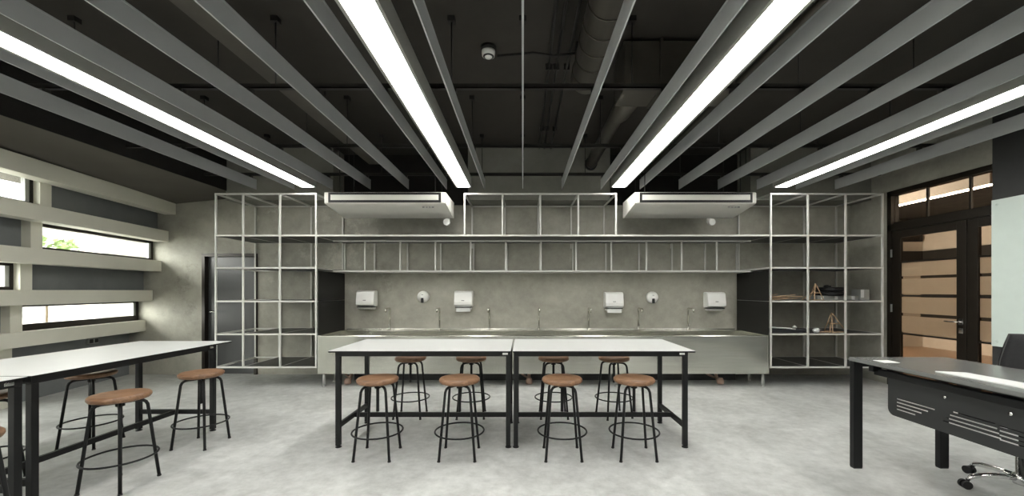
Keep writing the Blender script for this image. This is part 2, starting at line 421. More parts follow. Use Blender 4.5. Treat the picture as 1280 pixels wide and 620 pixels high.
# corridor beyond the doors
struct('floor_corridor', MB().box(XR + .001, 10.7, 1.8, 10.7, -.12, -.001), M['cor_floor'])
struct('wall_corridor', MB().box(10.5, 10.7, 2.0, 10.5, 0, CEIL).box(XR + .16, 10.7, 10.5, 10.7, 0, CEIL).box(XR + .16, 10.7, 1.8, 2.0, 0, CEIL), M['cor_wall'])
struct('ceiling_corridor', MB().box(XR + .17, 10.5, 2.0, 10.5, 3.35, 3.45), M['cor_dark'])
struct('trim_61', MB().box(10.44, 10.5, 2.0, 10.5, 2.22, 2.5).box(10.44, 10.5, 2.0, 10.5, .35, 2.22).box(10.44, 10.5, 2.0, 10.5, 3.05, 3.34).box(XR + .17, 10.44, 10.44, 10.5, 2.75, 3.34).box(XR + .17, 10.44, 10.44, 10.5, 2.22, 2.5), M['cor_dark'])
for k, (cy, cx) in enumerate(((7.2, 7.3), (4.4, 7.3), (9.4, 7.3))):
    t = thing('corridor_strip_light', ['warm strip light glowing above the doors in the corridor', 'warm strip light in the corridor behind the charcoal pier', 'warm strip light far down the corridor'][k], 'light', (cx, cy, 3.12))
    MB().box(-.06, .06, -1.0, 1.0, .01, .18).build('casing', M['cor_wall'], t)
    MB().box(-.035, .035, -.98, .98, -.005, .01).build('diffuser', M['cor_lamp'], t)

# ------------------------------------------------------------------ ceiling: baffles, lights, channels, services
ZB = EYE + 1.57
HB = .15
def bx(k): return k * .592 if k < 0 else k * .607
ords = {0: 'grey ceiling baffle seen edge-on in the middle of the room'}
def lab(k):
    return {-1: 'first grey ceiling baffle to the window side of the edge-on one', -2: 'grey ceiling baffle beside the wide strip light, on its window side',
            -3: 'third grey ceiling baffle from the edge-on one, towards the windows', -4: 'fourth grey ceiling baffle from the edge-on one, towards the windows',
            -5: 'grey ceiling baffle just inside the strip light on the window side', -6: 'grey ceiling baffle directly under the strip light on the window side',
            -7: 'outermost grey ceiling baffle, beside the black soffit face',
            0: 'grey ceiling baffle seen edge-on in the middle of the room',
            1: 'first grey ceiling baffle to the door side of the edge-on one', 2: 'second grey ceiling baffle from the edge-on one, towards the doors',
            3: 'third grey ceiling baffle from the edge-on one, just beyond the wide light', 4: 'fourth grey ceiling baffle from the edge-on one, towards the doors',
            5: 'fifth grey ceiling baffle from the edge-on one, towards the doors', 6: 'grey ceiling baffle just inside the strip light on the door side',
            7: 'grey ceiling baffle directly beyond the strip light on the door side', 8: 'outermost grey ceiling baffle over the glass doors'}[k]
for k in range(-7, 9):
    ye = 6.22
    if k == 0: ye = 6.16
    t = thing('ceiling_baffle', lab(k), 'baffle', (bx(k), 0, ZB), 0, 'grey ceiling baffles')
    b = MB(); b.box(-.005, .005, YREAR + .05, ye, 0, HB)
    b.box(-.0075, .0075, YREAR + .05, ye, HB - .012, HB)
    b.build('blade', M['baffle'], t)
    for yy in (2.13, 3.48, 4.90, 6.1):
        MB().box(-.016, .016, yy - .022, yy + .022, HB, HB + .028).build('clip', M['dark_metal'], t)
LL = ['long strip light of the window side, beside the outermost baffles', 'wide strip light running up to the air conditioner on the window side',
      'wide strip light running up to the air conditioner on the door side', 'long strip light of the door side, towards the glass doors']
for i, xc in enumerate((-3.265, -.90, 1.46, 3.93)):
    t = thing('ceiling_strip_light', LL[i], 'light', (xc, 0, ZB), 0, 'ceiling strip lights')
    ye = 6.10; w = .118
    hs = MB(); hs.box(-w, w, YREAR + .05, ye, .035, HB).box(-w, -w + .022, YREAR + .05, ye, 0, .035).box(w - .022, w, YREAR + .05, ye, 0, .035).box(-w + .022, w - .022, ye - .012, ye, 0, .035)
    hs.build('housing', M['housing'], t)
    MB().box(-w + .023, w - .023, YREAR + .05, ye - .013, .004, .03).build('diffuser', M['diffuser'], t)
for j, yy in enumerate((2.13, 3.48, 4.90, 6.10)):
    zz = ZB + HB + .03
    t = thing('ceiling_rail', ['dark ceiling channel out over the viewer', 'dark ceiling channel crossing above the baffles, second from the bulkhead row',
                               'dark ceiling channel crossing above the baffles, below the bulkhead top', 'dark ceiling channel close in front of the concrete bulkheads'][j], 'channel', (0, yy, zz), 0, 'ceiling channels')
    r = MB(); r.box(-4.85, XR - .3, -.02, .02, 0, .012).box(-4.85, XR - .3, -.02, -.012, 0, .04).box(-4.85, XR - .3, .012, .02, 0, .04)
    r.build('channel', M['dark_metal'], t)
    for xx in (-3.9, -2.65, -2.15, -.62, 0.0, .95, 2.4, 3.4, 4.5):
        rod = MB().tube([(xx, 0, .012), (xx, 0, CEIL - zz - .045)], .006, 6).build('hanger_rod', M['dark_metal'], t)
        MB().box(xx - .03, xx + .03, -.03, .03, CEIL - zz - .045, CEIL - zz - .002).build('anchor_plate', M['black_paint'], rod)

# spiral duct coming from behind the camera
t = thing('ceiling_duct', 'wide spiral duct with raised seams under the dark ceiling', 'duct', (.60, 0, 3.49))
MB().tube([(0, -2.5, 0), (0, 3.82, 0)], .145, 24).build('pipe_body', M['duct'], t)
for yy in [1.9 + .22 * i for i in range(9)]:
    MB().tube([(0, yy - .008, 0), (0, yy + .008, 0)], .151, 24).build('seam', M['duct'], t)
t = thing('ceiling_duct', 'dark rectangular duct crossing beside the spiral duct', 'duct', (1.75, 3.95, 3.40))
MB().box(-.8, .25, -.2, .2, -.02, .42, .01).build('pipe_body', M['duct'], t)
for xx in (-.45, .1): MB().box(xx - .012, xx + .012, -.215, .215, -.035, .435).build('flange', M['duct'], t)
t = thing('ceiling_duct', 'slim round pipe running back to the concrete bulkhead', 'duct', (1.10, 0, 3.52))
MB().tube([(.06, 4.16, .0), (.02, 4.6, 0), (0, 4.75, 0), (0, 6.45, 0)], [.11, .11, .085, .085], 20).build('pipe_body', M['duct'], t)
MB().tube([(0, 6.42, 0), (0, 6.50, 0)], .10, 20).build('flange', M['black_paint'], t)
for i, xx in enumerate((.27, .35, .46)):
    c = MB().tube([(xx, -2, CEIL - .05), (xx, 6.55, CEIL - .05)], .013, 8)
    for yy in (1.0, 2.6, 4.2, 5.8): c.box(xx - .03, xx + .03, yy - .015, yy + .015, CEIL - .065, CEIL - .002)
    o = c.build('ceiling_conduit', M['dark_metal']); tag(o, ['thin dark conduit under the ceiling, closest to the edge-on baffle', 'thin dark conduit under the ceiling, middle one of three', 'thin dark conduit under the ceiling, closest to the spiral duct'][i], 'conduit', 'ceiling conduits')
o = MB().box(-2.42, -2.22, YREAR + .1, 6.3, 3.46, 3.50).box(-2.42, -2.41, YREAR + .1, 6.3, 3.5, 3.55).box(-2.23, -2.22, YREAR + .1, 6.3, 3.5, 3.55)
for yy in (1.3, 3.0, 4.7): o.tube([(-2.32, yy, 3.5), (-2.32, yy, CEIL - .002)], .007, 6)
tag(o.build('ceiling_cable_tray', M['duct']), 'grey brown cable tray above the third baffle on the window side', 'cable tray')
for i, (xx, zz) in enumerate(((2.10, 3.50), (2.32, 3.62))):
    c = MB().tube([(xx, -2, zz), (xx, 6.95, zz)], .035, 12)
    for yy in (1.5, 3.2, 5.0): c.tube([(xx, yy, zz + .02), (xx, yy, CEIL - .002)], .006, 6)
    tag(c.build('ceiling_pipe', M['duct']), ['dark pipe just beyond the third baffle on the door side', 'higher dark pipe beside the fourth baffle on the door side'][i], 'pipe', 'dark ceiling pipes')
# smoke detector with cable
t = thing('smoke_detector', 'round white smoke detector under the dark ceiling', 'smoke detector', (-.335, 3.9, 3.79))
MB().lathe([(0, -.05), (.03, -.048), (.036, -.035), (.062, -.03), (.066, 0), (.066, .018), (0, .018)], (0, 0, 0), 24).build('body', M['white_plastic'], t)
MB().lathe([(.037, -.040), (.052, -.036), (.052, -.030), (.037, -.030)], (0, 0, 0), 24).build('sensor_slot', M['ac_groove'], t)
MB().lathe([(0, .018), (.075, .018), (.075, .058), (0, .058)], (0, 0, 0), 20).build('base', M['black_paint'], t)
c = MB().tube([(-.25, 3.9, CEIL - .09), (.1, 3.86, CEIL - .085), (.3, 3.9, CEIL - .09), (.52, 3.86, CEIL - .085)], .012, 8).box(.51, .60, 3.81, 3.91, CEIL - .11, CEIL - .004)
tag(c.build('ceiling_cable', M['black_paint']), 'black cable and box running from the smoke detector', 'cable')

# ------------------------------------------------------------------ air conditioners
def aircon(xc, label, dx):
    W = .875; y0, y1 = 5.75, 6.46
    t = thing('ceiling_air_conditioner', label, 'air conditioner', (xc, y0, 2.64), 0, 'ceiling air conditioners')
    D = y1 - y0
    prof = [(0.0, .095), (0, .235), (.012, .25), (D, .25), (D, .0), (D - .06, -.012), (.03, .082)]
    b = MB().prism(prof, -W + .02, W - .02, 'X'); b.build('body', M['ac_white'], t, bevel=.006)
    for s in (-1, 1):
        MB().prism([(p[0] + (.012 if p[0] < .3 else 0), p[1]) for p in prof], s * (W - .02), s * W, 'X').build('side_cover', M['ac_white'], t, bevel=.005)
    MB().box(-W + .065, W - .065, -.006, .01, .098, .240).build('outlet_slot', M['ac_groove'], t)
    MB().box(-W + .10, W - .10, -.012, -.006, .132, .208, .002).build('air_flap', M['ac_white'], t)
    for k in range(4):
        xx = (W - .36) + k * .045
        MB().box(xx, xx + .034, .1, .112, .045, .062, rot=None).build('maker_lettering', M['grey_print'], t)
    p = MB(); p.tube([(dx, D - .04, -.012), (dx, D - .04, -.06), (dx, D - .06, -.085), (dx, D - .1, -.085)], .035, 14); p.tube([(dx, D - .1, -.085), (dx, D - .15, -.085)], .052, 18)
    if dx < .5: p.tube([(dx - .19, D - .04, -.012), (dx - .19, D - .04, -.05), (dx - .15, D - .05, -.075), (dx, D - .05, -.085)], .03, 12)
    p.build('drain_elbow', M['white_plastic'], t)
    for sx in (-.7, .7):
        for yy in (.12, D - .1): MB().tube([(sx, yy, .25), (sx, yy, CEIL - 2.64 - .003)], .006, 6).build('hanger_rod', M['dark_metal'], t)
    return t
aircon(-1.985, 'white ceiling air conditioner beside the rack in front of the grey door', .78)
aircon(2.49, 'white ceiling air conditioner beside the rack holding stick models', .50)

# ------------------------------------------------------------------ racks
TS = .0125   # half tube
def vpost(x, y, z0, z1, parent, name='post'): return MB().box(x - TS, x + TS, y - TS, y + TS, z0, z1, .003).build(name, M['tube'], parent)
def hrail(x0, x1, y, z, parent, name='rail'): return MB().box(x0, x1, y - TS, y + TS, z - TS, z + TS, .003).build(name, M['tube'], parent)
def drail(x, y0, y1, z, parent, name='cross_rail'): return MB().box(x - TS, x + TS, y0, y1, z - TS, z + TS, .003).build(name, M['tube'], parent)
LEV = [.303, .806, 1.307, 1.818, 2.311, 2.945]
Y0, Y1 = YF, YB - .03
def rack(name, label, xs, boards, panel_x, psign, zfoot=True):
    t = thing(name, label, 'rack')
    for x in xs:
        for y in (Y0, Y1): vpost(x, y, LEV[0] - TS, LEV[-1] + TS, t)
    for z in LEV:
        for y in (Y0, Y1): hrail(xs[0] + TS, xs[-1] - TS, y, z, t)
        for x in xs: drail(x, Y0 + TS, Y1 - TS, z, t)
    for z, (a, b) in boards:
        MB().box(a + .016, b - .016, Y0 + .016, Y1 - .016, z - .010, z + .010, .002).build('shelf_board', M['board'], t)
    for za, zb in ((LEV[0] + .016, LEV[2] - .003), (LEV[2] + .003, 1.772)):
        MB().box(panel_x, panel_x + psign * .012, Y0 + TS, Y1 + .01, za, zb).build('end_panel', M['endpanel'], t)
    # wall brackets carry the rack
    for x in (xs[0], xs[-1]):
        for z in (LEV[1], LEV[4]):
            if not (x < -4.5 and z < 2.2): MB().box(x - .012, x + .012, Y1 + TS, YB - .001, z - .04, z + .04).build('wall_bracket', M['tube'], t)
    return t
XLs = [-4.68, -4.262, -3.70, -3.15]
rack('shelf_rack', 'pale tube open rack standing in front of the dark grey door', XLs,
     [(LEV[0], (XLs[1], XLs[3])), (LEV[1], (XLs[1], XLs[3])), (LEV[2], (XLs[1], XLs[3])), (LEV[3], (XLs[1], XLs[3])), (LEV[4], (XLs[0], XLs[3]))], XLs[3] + .017, 1)
XRs = [3.78, 4.345, 4.921, 5.483]
rack('shelf_rack', 'pale tube rack with stick models and boxes beside the glass doors', XRs,
     [(z, (XRs[0], XRs[3])) for z in LEV[:5]], XRs[0] - .017, -1)
# long wall shelf between the racks
t = thing('wall_shelf', 'long wall-hung tube shelf above the steel sink between both racks', 'shelf')
YM = 6.575
xs = [-3.115] + [-3.17 + .578 * i for i in range(1, 12)] + [3.745]
ZL = 1.79; ZU = LEV[4]
for i, x in enumerate(xs):
    if 0 < i < len(xs) - 1: vpost(x, YM, ZL - TS, ZU - TS, t)
    vpost(x, Y1, ZL - TS, ZU - TS, t)
    drail(x, YM + TS, Y1 - TS, ZL, t)
for y in (YM, Y1): hrail(xs[0], xs[-1], y, ZL, t)
hrail(xs[0] - .015, xs[-1] + .015, Y0, ZU, t); hrail(xs[0], xs[-1], Y1, ZU, t); hrail(xs[0], xs[-1], YM, ZU - .026, t)
MB().box(xs[0] - .015, xs[-1] + .015, Y0 + .016, Y1 - .016, ZU - .012, ZU + .008).build('shelf_board', M['board'], t)
MB().box(xs[0], xs[-1], YM + .016, Y1 - .016, ZL - .008, ZL + .008).build('shelf_board', M['tube'], t)
ux = [-.887, -.31, .268, .845, 1.42]
for x in ux:
    vpost(x, Y0, ZU + TS, LEV[5] + TS, t); vpost(x, Y1, ZU + TS, LEV[5] + TS, t); drail(x, Y0 + TS, Y1 - TS, LEV[5], t)
for y in (Y0, Y1): hrail(ux[0] + TS, ux[-1] - TS, y, LEV[5], t)
for x in (-2.6, -.887, .845, 2.6): MB().box(x - .012, x + .012, Y1 + TS, YB - .001, ZU - .1, ZU - .02).build('wall_bracket', M['tube'], t)

# ------------------------------------------------------------------ sink, taps, dispensers
t = thing('trough_sink', 'long stainless steel trough sink along the back wall', 'sink')
sx0, sx1, st, sb = -3.12, 3.75, .79, .205
sy0, sy1 = YF - .015, YB - .012
b = MB()
b.prism([(sy0, sb), (sy0, st - .012), (sy0 + .012, st), (sy0 + .045, st), (sy0 + .045, st - .3), (sy0 + .12, st - .36), (6.80, st - .36), (6.83, st - .30), (6.83, st), (sy1, st), (sy1, st + .018), (sy1 + .006, st + .018), (sy1 + .006, sb + .1), (6.7, sb)], sx0 + .03, sx1 - .03, 'X')
b.build('basin', M['steel'], t, bevel=.004)
for xa in (sx0, sx1 - .03):
    MB().box(xa, xa + .03, sy0, sy1, sb, st + .001, .006).build('end_cheek', M['steel'], t)
for xx in (-3.05, -.85, 1.43, 3.68):
    for yy in (sy0 + .05, 6.5):
        lg = MB().tube([(xx, yy, .02), (xx, yy, sb)], .021, 12).build('leg', M['silver'], t)
        MB().lathe([(0, 0), (.03, 0), (.03, .01), (.018, .025), (0, .025)], (xx, yy, 0), 14).build('foot', M['silver'], lg)
MB().box(sx0 + .35, sx1 - .25, 6.58, sy1 - .005, 0, sb + .004).build('under_sink_box', M['pier'], t)  # added dark box that fills the dark band below the basin
for xx in (-2.75, .1, 3.1):
    q = MB().tube([(xx, 6.42, .21), (xx, 6.42, .12), (xx, 6.38, .06), (xx, 6.33, .045)], .026, 12).lathe([(0, -.03), (.05, -.03), (.055, .02), (.035, .06), (0, .06)], (xx, 6.28, .04), 16)
    q.tube([(xx - .17, 6.5, .17), (xx - .1, 6.47, .11), (xx - .02, 6.4, .08)], .016, 8)
    q.build('drain_trap', M['terracotta'], t)

def tap_thing(x, label):
    t = thing('tap', label, 'tap', (x, 6.925, st + .0012), 0, 'taps along the steel sink')
    MB().lathe([(0, 0), (.026, 0), (.026, .012), (.017, .02), (.017, .07), (0, .07)], (0, 0, 0), 16).build('base', M['tap'], t)
    MB().tube([(0, 0, .05), (0, 0, .355), (0, -.006, .37), (0, -.02, .376), (0, -.20, .376), (0, -.215, .37), (0, -.22, .355), (0, -.22, .315)], .0135, 12).build('spout', M['tap'], t)
    MB().tube([(0, -.015, .085), (0, -.06, .09)], .009, 8).tube([(0, -.06, .075), (0, -.06, .11)], .007, 8).build('lever', M['tap'], t)
    return t
tx = [-2.30 + .86 * i for i in range(7)]
tl = ['steel tap under the paper dispenser next to the black end panel, window side', 'steel tap standing below the soap dispenser on the window side', 'steel tap to the doors\' side of the second paper dispenser',
      'middle steel tap of the seven on the sink', 'steel tap to the windows\' side of the third paper dispenser', 'steel tap standing below the soap dispenser on the door side',
      'steel tap beside the paper dispenser next to the stick-model rack']
t0 = tap_thing(tx[0], tl[0])
for i in range(1, 7): dup(t0, (tx[i], 6.925, st + .0012), 0, tl[i])

def paper_dispenser(x, z, label, sheet):
    t = thing('paper_towel_dispenser', label, 'paper dispenser', (x, YB - .004, z), 0, 'paper towel dispensers')
    prof = [(0, 0), (0, .26), (-.03, .272), (-.13, .268), (-.175, .245), (-.205, .08), (-.20, .035), (-.185, .02), (-.11, 0)]
    b = MB().prism(prof, -.155, .155, 'X'); b.build('cover', M['white_plastic'], t, bevel=.012)
    MB().box(-.135, .135, -.19, -.02, -.018, .0).build('outlet_slot', M['ac_groove'], t)
    MB().prism([(-.02, -.05), (-.02, -.018), (-.17, -.018), (-.15, -.04), (-.09, -.055)], -.13, .13, 'X').build('chin', M['white_plastic'], t, bevel=.006)
    if sheet: MB().box(-.12, .12, -.176, -.173, -.085, .012).build('paper_sheet', M['paper'], t)
    MB().lathe([(0, 0), (.016, 0), (.016, .006), (0, .008)], (.10, -.196, .075), 16, 'Y').build('lock', M['silver'], t)
    MB().box(-.03, .02, -.203, -.194, .10, .113).build('logo', M['grey_print'], t)
    return t
paper_dispenser(-2.70, 1.20, 'white paper dispenser beside the black end panel on the window side', False)
paper_dispenser(-1.02, 1.195, 'white paper dispenser with paper hanging out, near the window-side soap dispenser', True)
paper_dispenser(1.57, 1.175, 'white paper dispenser with paper hanging out, near the door-side soap dispenser', True)
paper_dispenser(3.32, 1.175, 'white paper dispenser beside the black end panel of the stick-model rack', False)
def soap(x, z, label):
    # round jumbo cartridge dispenser screwed to the wall
    t = thing('soap_dispenser', label, 'soap dispenser', (x, YB - .004, z), 0, 'round soap dispensers')
    MB().lathe([(0, 0), (.10, 0), (.10, .055), (.085, .085), (.05, .10), (0, .105)], (0, 0, 0), 32, 'Y').build('body', M['white_plastic'], t)
    MB().lathe([(0, 0), (.085, 0), (.085, .004), (0, .004)], (0, .003, 0), 24, 'Y').build('wall_mount', M['silver'], t)
    MB().box(-.022, .022, -.125, -.08, -.105, -.02, .01).build('push_lever', M['black_plastic'], t)
    MB().box(-.015, .015, -.105, -.1, .03, .04).build('logo', M['grey_print'], t)
soap(-1.74, 1.365, 'round white soap dispenser between the two window-side paper dispensers')
soap(2.26, 1.355, 'round white soap dispenser between the two door-side paper dispensers')

# ------------------------------------------------------------------ tables
def table(label, x0, x1, y0, y1, lx, ly, long_axis, clips, group):
    """tops x0..x1,y0..y1; legs at the four (lx, ly) combinations"""
    cx, cy = (x0 + x1) / 2, (y0 + y1) / 2
    H = .915
    t = thing('work_table', label, 'table', (cx, cy, 0), 0, group)
    X0, X1, YY0, YY1 = x0 - cx, x1 - cx, y0 - cy, y1 - cy
    LX = [a - cx for a in lx]; LY = [a - cy for a in ly]; q = .021
    MB().box(X0, X1, YY0, YY1, H - .003, H, .001).build('tabletop', M['laminate'], t)
    MB().box(X0, X1, YY0, YY1, H - .016, H - .0032).build('tabletop_edge', M['black_metal'], t)
    a = MB()
    a.box(LX[0] - q, LX[1] + q, LY[0] - q, LY[0] + q, H - .058, H - .016).box(LX[0] - q, LX[1] + q, LY[1] - q, LY[1] + q, H - .058, H - .016)
    a.box(LX[0] - q, LX[0] + q, LY[0] + q, LY[1] - q, H - .058, H - .016).box(LX[1] - q, LX[1] + q, LY[0] + q, LY[1] - q, H - .058, H - .016)
    a.build('apron', M['black_metal'], t)
    for ax in LX:
        for ay in LY:
            lg = MB().box(ax - q, ax + q, ay - q, ay + q, .018, H - .058, .003).build('leg', M['black_metal'], t)
            MB().lathe([(0, 0), (.028, 0), (.028, .008), (.014, .012), (.014, .018), (0, .018)], (ax, ay, 0), 16).build('foot', M['black_metal'], lg)
    zs, hs = .20, .022
    if long_axis == 'X':
        for ax in LX: MB().box(ax - .014, ax + .014, LY[0] + q, LY[1] - q, zs - hs, zs + hs).build('stretcher', M['black_metal'], t)
        m = (LY[0] + LY[1]) / 2
        MB().box(LX[0] + .014, LX[1] - .014, m - .014, m + .014, zs - hs, zs + hs).build('stretcher', M['black_metal'], t)
    else:
        for ay in LY: MB().box(LX[0] + q, LX[1] - q, ay - .014, ay + .014, zs - hs, zs + hs).build('stretcher', M['black_metal'], t)
        m = (LX[0] + LX[1]) / 2
        MB().box(m - .014, m + .014, LY[0] + .014, LY[1] - .014, zs - hs, zs + hs).build('stretcher', M['black_metal'], t)
    for (px, py, axis) in clips:
        px -= cx; py -= cy
        if axis == 'Y': MB().box(px - .025, px + .025, py - .006, py, H - .042, H - .022, .002).build('clip', M['chrome'], t)
        else: MB().box(px, px + .006, py - .025, py + .025, H - .042, H - .022, .002).build('clip', M['chrome'], t)
    return t
FY, BY = 3.70, 4.61
table('white-topped work table, the middle one on the window side', -1.80, -.112, FY, BY, (-1.735, -.137), (3.765, 4.455), 'X', [(-.165, 3.744, 'Y')], 'white work tables')
table('white-topped work table, the middle one on the door side', -.092, 1.597, FY, BY, (-.065, 1.525), (3.765, 4.455), 'X', [(1.49, 3.744, 'Y')], 'white work tables')
table('white-topped work table running along the cream window beams', -4.24, -3.225, 2.625, 4.43, (-4.04, -3.262), (2.66, 4.21), 'Y', [(-3.241, 4.16, 'X')], 'white work tables')
table('white-topped work table mostly cut off by the photo edge', -4.24, -3.225, .80, 2.605, (-4.04, -3.262), (1.02, 2.57), 'Y', [(-3.241, 2.52, 'X')], 'white work tables')

# ------------------------------------------------------------------ stools
def make_stool():
    t = thing('bar_stool', 'x', 'stool', (0, 0, 0), 0, 'round wooden stools')
    MB().lathe([(0, .648), (.150, .648), (.172, .655), (.181, .670), (.180, .684), (.170, .694), (.14, .697), (.05, .692), (0, .690)], (0, 0, 0), 40).build('seat', M['wood'], t)
    MB().tube([(0, 0, .648), (0, 0, .39)], .014, 12).build('screw_rod', M['black_metal'], t)
    MB().lathe([(0, .60), (.028, .60), (.028, .64), (.07, .642), (.07, .648), (0, .648)], (0, 0, 0), 20).build('hub', M['black_metal'], t)
    for k in range(4):
        c, s = math.cos(PI / 4 + k * PI / 2), math.sin(PI / 4 + k * PI / 2)
        pr = [(.02, .628), (.10, .628), (.125, .622), (.143, .608), (.153, .585), (.219, .006)]
        lg = MB().tube([(r * c, r * s, z) for r, z in pr], .0115, 10).build('leg', M['black_metal'], t)
        MB().tube([(.2185 * c, .2185 * s, .012), (.2198 * c, .2198 * s, 0)], .014, 10).build('foot_cap', M['rubber'], lg)
    MB().ring((0, 0, .218), .217, .0075).build('foot_ring', M['black_metal'], t)
    return t
ST = [(-1.302, 3.59, 0, 'round wooden stool in front of the table, closest to its window-side end'),
      (-.567, 3.59, 0, 'round wooden stool in front of the window-side table, closer to the joint'),
      (.353, 3.59, 0, 'round wooden stool in front of the door-side table, closer to the joint'),
      (.998, 3.59, 0, 'round wooden stool in front of the table, closest to its door-side end'),
      (-1.325, 4.72, 0, 'round wooden stool between sink and table, closest to the table\'s window-side end'),
      (-.607, 4.72, .05, 'round wooden stool between sink and window-side table, closer to the joint'),
      (.362, 4.72, 0, 'round wooden stool between sink and door-side table, closer to the joint'),
      (1.075, 4.72, .24, 'round wooden stool between sink and table, turned, at the door-side end'),
      (-3.05, 3.03, 0, 'round wooden stool standing largest before the window-side table, whole seat in view'),
      (-3.085, 3.84, 0, 'round wooden stool by the far leg of the window-side table'),
      (-4.14, 3.84, .1, 'round wooden stool behind the window-side table, seat partly under its top'),
      (-3.06, 2.14, 0, 'round wooden stool cut off by the photo\'s edge, before the table joint'),
      (-4.10, 3.02, 0, 'round wooden stool behind the table joint, mostly hidden by table legs')]
s0 = make_stool()
for i, (x, y, r, l) in enumerate(ST):
    if i == 0:
        s0.location = (x, y, 0); s0.rotation_euler = (0, 0, r); s0['label'] = l
    else: dup(s0, (x, y, 0), r, l)

# ------------------------------------------------------------------ desk
DX0, DX1, DY0, DY1, DH = 2.735, 3.54, 1.50, 3.36, .915
t = thing('office_desk', 'dark grey office desk with slotted front panel in the corner of the photo', 'desk', ((DX0 + DX1) / 2, (DY0 + DY1) / 2, 0))
ox, oy = (DX0 + DX1) / 2, (DY0 + DY1) / 2
MB().box(DX0 - ox, DX1 - ox, DY0 - oy, DY1 - oy, DH - .028, DH, .003).build('desktop', M['desk_top'], t)
fr = MB()
for yy in (DY0 + .03, DY1 - .03): fr.box(DX0 + .02 - ox, DX1 - .02 - ox, yy - .025 - oy, yy + .025 - oy, DH - .07, DH - .028)
for xx in (DX0 + .16, DX1 - .12): fr.box(xx - .02 - ox, xx + .02 - ox, DY0 + .05 - oy, DY1 - .05 - oy, DH - .065, DH - .028)
fr.build('frame', M['black_metal'], t)
for (xx, yy) in ((DX0 + .04, DY1 - .03), (DX1 - .05, DY1 - .03), (DX0 + .04, DY0 + .03), (DX1 - .05, DY0 + .03)):
    lg = MB().box(xx - .037 - ox, xx + .037 - ox, yy - .022 - oy, yy + .022 - oy, .008, DH - .028, .004).build('leg', M['black_metal'], t)
    MB().box(xx - .034 - ox, xx + .034 - ox, yy - .02 - oy, yy + .02 - oy, 0, .01).build('foot', M['rubber'], lg)
# modesty panel with slots (plane x = 2.82, y 1.72..3.17, z .535..DH-.07)
px = 2.82 - ox
ya, yb, za, zb = 1.70 - oy, 3.085 - oy, .525, .845
slots = []
for k in range(4): slots.append((3.015 - (.28 - .045 * k) - oy, 3.015 - oy, .655 - .026 * k, .664 - .026 * k))
for k in range(4): slots.append((2.62 - .235 - .01 * k - oy, 2.62 + .02 * k - oy, .675 - .026 * k, .684 - .026 * k))
for k in range(4): slots.append((2.365 - .25 + .03 * k - oy, 2.365 - oy, .668 - .026 * k, .677 - .026 * k))
for k in range(4): slots.append((1.80 - oy, 2.05 - .03 * k - oy, .655 - .026 * k, .664 - .026 * k))
R = .05
ys = sorted(set([ya, ya + R, yb - R, yb] + [s[0] for s in slots] + [s[1] for s in slots]))
zs = sorted(set([za, za + R, zb] + [s[2] for s in slots] + [s[3] for s in slots]))
def merge(v):
    o = []
    for q in sorted(v):
        if not o or q - o[-1] > .0008: o.append(q)
    return o
ys, zs = merge(ys), merge(zs)
bm = bmesh.new(); vc = {}
def V(y, z):
    k = (round(y, 5), round(z, 5))
    if k not in vc: vc[k] = bm.verts.new((px, y, z))
    return vc[k]
for i in range(len(ys) - 1):
    for j in range(len(zs) - 1):
        a, b, c, d = ys[i], ys[i + 1], zs[j], zs[j + 1]
        m_y, m_z = (a + b) / 2, (c + d) / 2
        if any(s[0] < m_y < s[1] and s[2] < m_z < s[3] for s in slots): continue
        if j == 0 and i == 0:
            pts = [V(b, c), V(b, d), V(a, d)] + [V(y, z) for y, z in arc(a + R, c + R, R, PI, 1.5 * PI, 6)[1:-1]]
            bm.faces.new(pts)
        elif j == 0 and i == len(ys) - 2:
            pts = [V(b, d), V(a, d), V(a, c)] + [V(y, z) for y, z in arc(b - R, c + R, R, 1.5 * PI, 2 * PI, 6)[1:-1]]
            bm.faces.new(pts)
        else: bm.faces.new((V(a, c), V(b, c), V(b, d), V(a, d)))
me = bpy.data.meshes.new('modesty_panel'); bm.to_mesh(me); bm.free(); me.materials.append(M['modesty'])
mp = bpy.data.objects.new('modesty_panel', me); COL.objects.link(mp); mp.parent = t
sd = mp.modifiers.new('thickness', 'SOLIDIFY'); sd.thickness = .004
for (yy, zz) in ((2.66, .765), (2.30, .765)):
    MB().lathe([(0, 0), (.011, 0), (.009, .008), (0, .01)], (px - .018, yy - oy, zz), 14, 'X').build('screw', M['chrome'], mp)
MB().box(px - .01, px + .05, ya - .0, yb + .12, .80, .85, .008).build('cable_tray', M['black_metal'], t)
for yy in (yb + .1, ya + .15):
    MB().box(px - .05, px + .02, yy - .02, yy + .02, .83, DH - .028, .004).build('panel_bracket', M['black_metal'], t)

z = DH + .0005
def sheet(name, pts, label, group, th=.002):
    cx = sum(p[0] for p in pts) / len(pts); cy = sum(p[1] for p in pts) / len(pts)
    o = MB().prism([(p[0] - cx, p[1] - cy) for p in pts], 0, th, 'Z').build(name, M['paper'], None, (cx, cy, z))
    tag(o, label, 'paper', group)
sheet('paper_sheet', [(2.80, 3.20), (2.92, 3.20), (2.915, 3.09), (2.795, 3.09)], 'small white paper slip near the desk corner above its leg', 'papers on the desk')
sheet('paper_sheet', [(2.835, 2.75), (2.99, 2.70), (3.02, 2.02), (2.865, 2.02)], 'long white paper sheet lying along the desk edge', 'papers on the desk', .006)

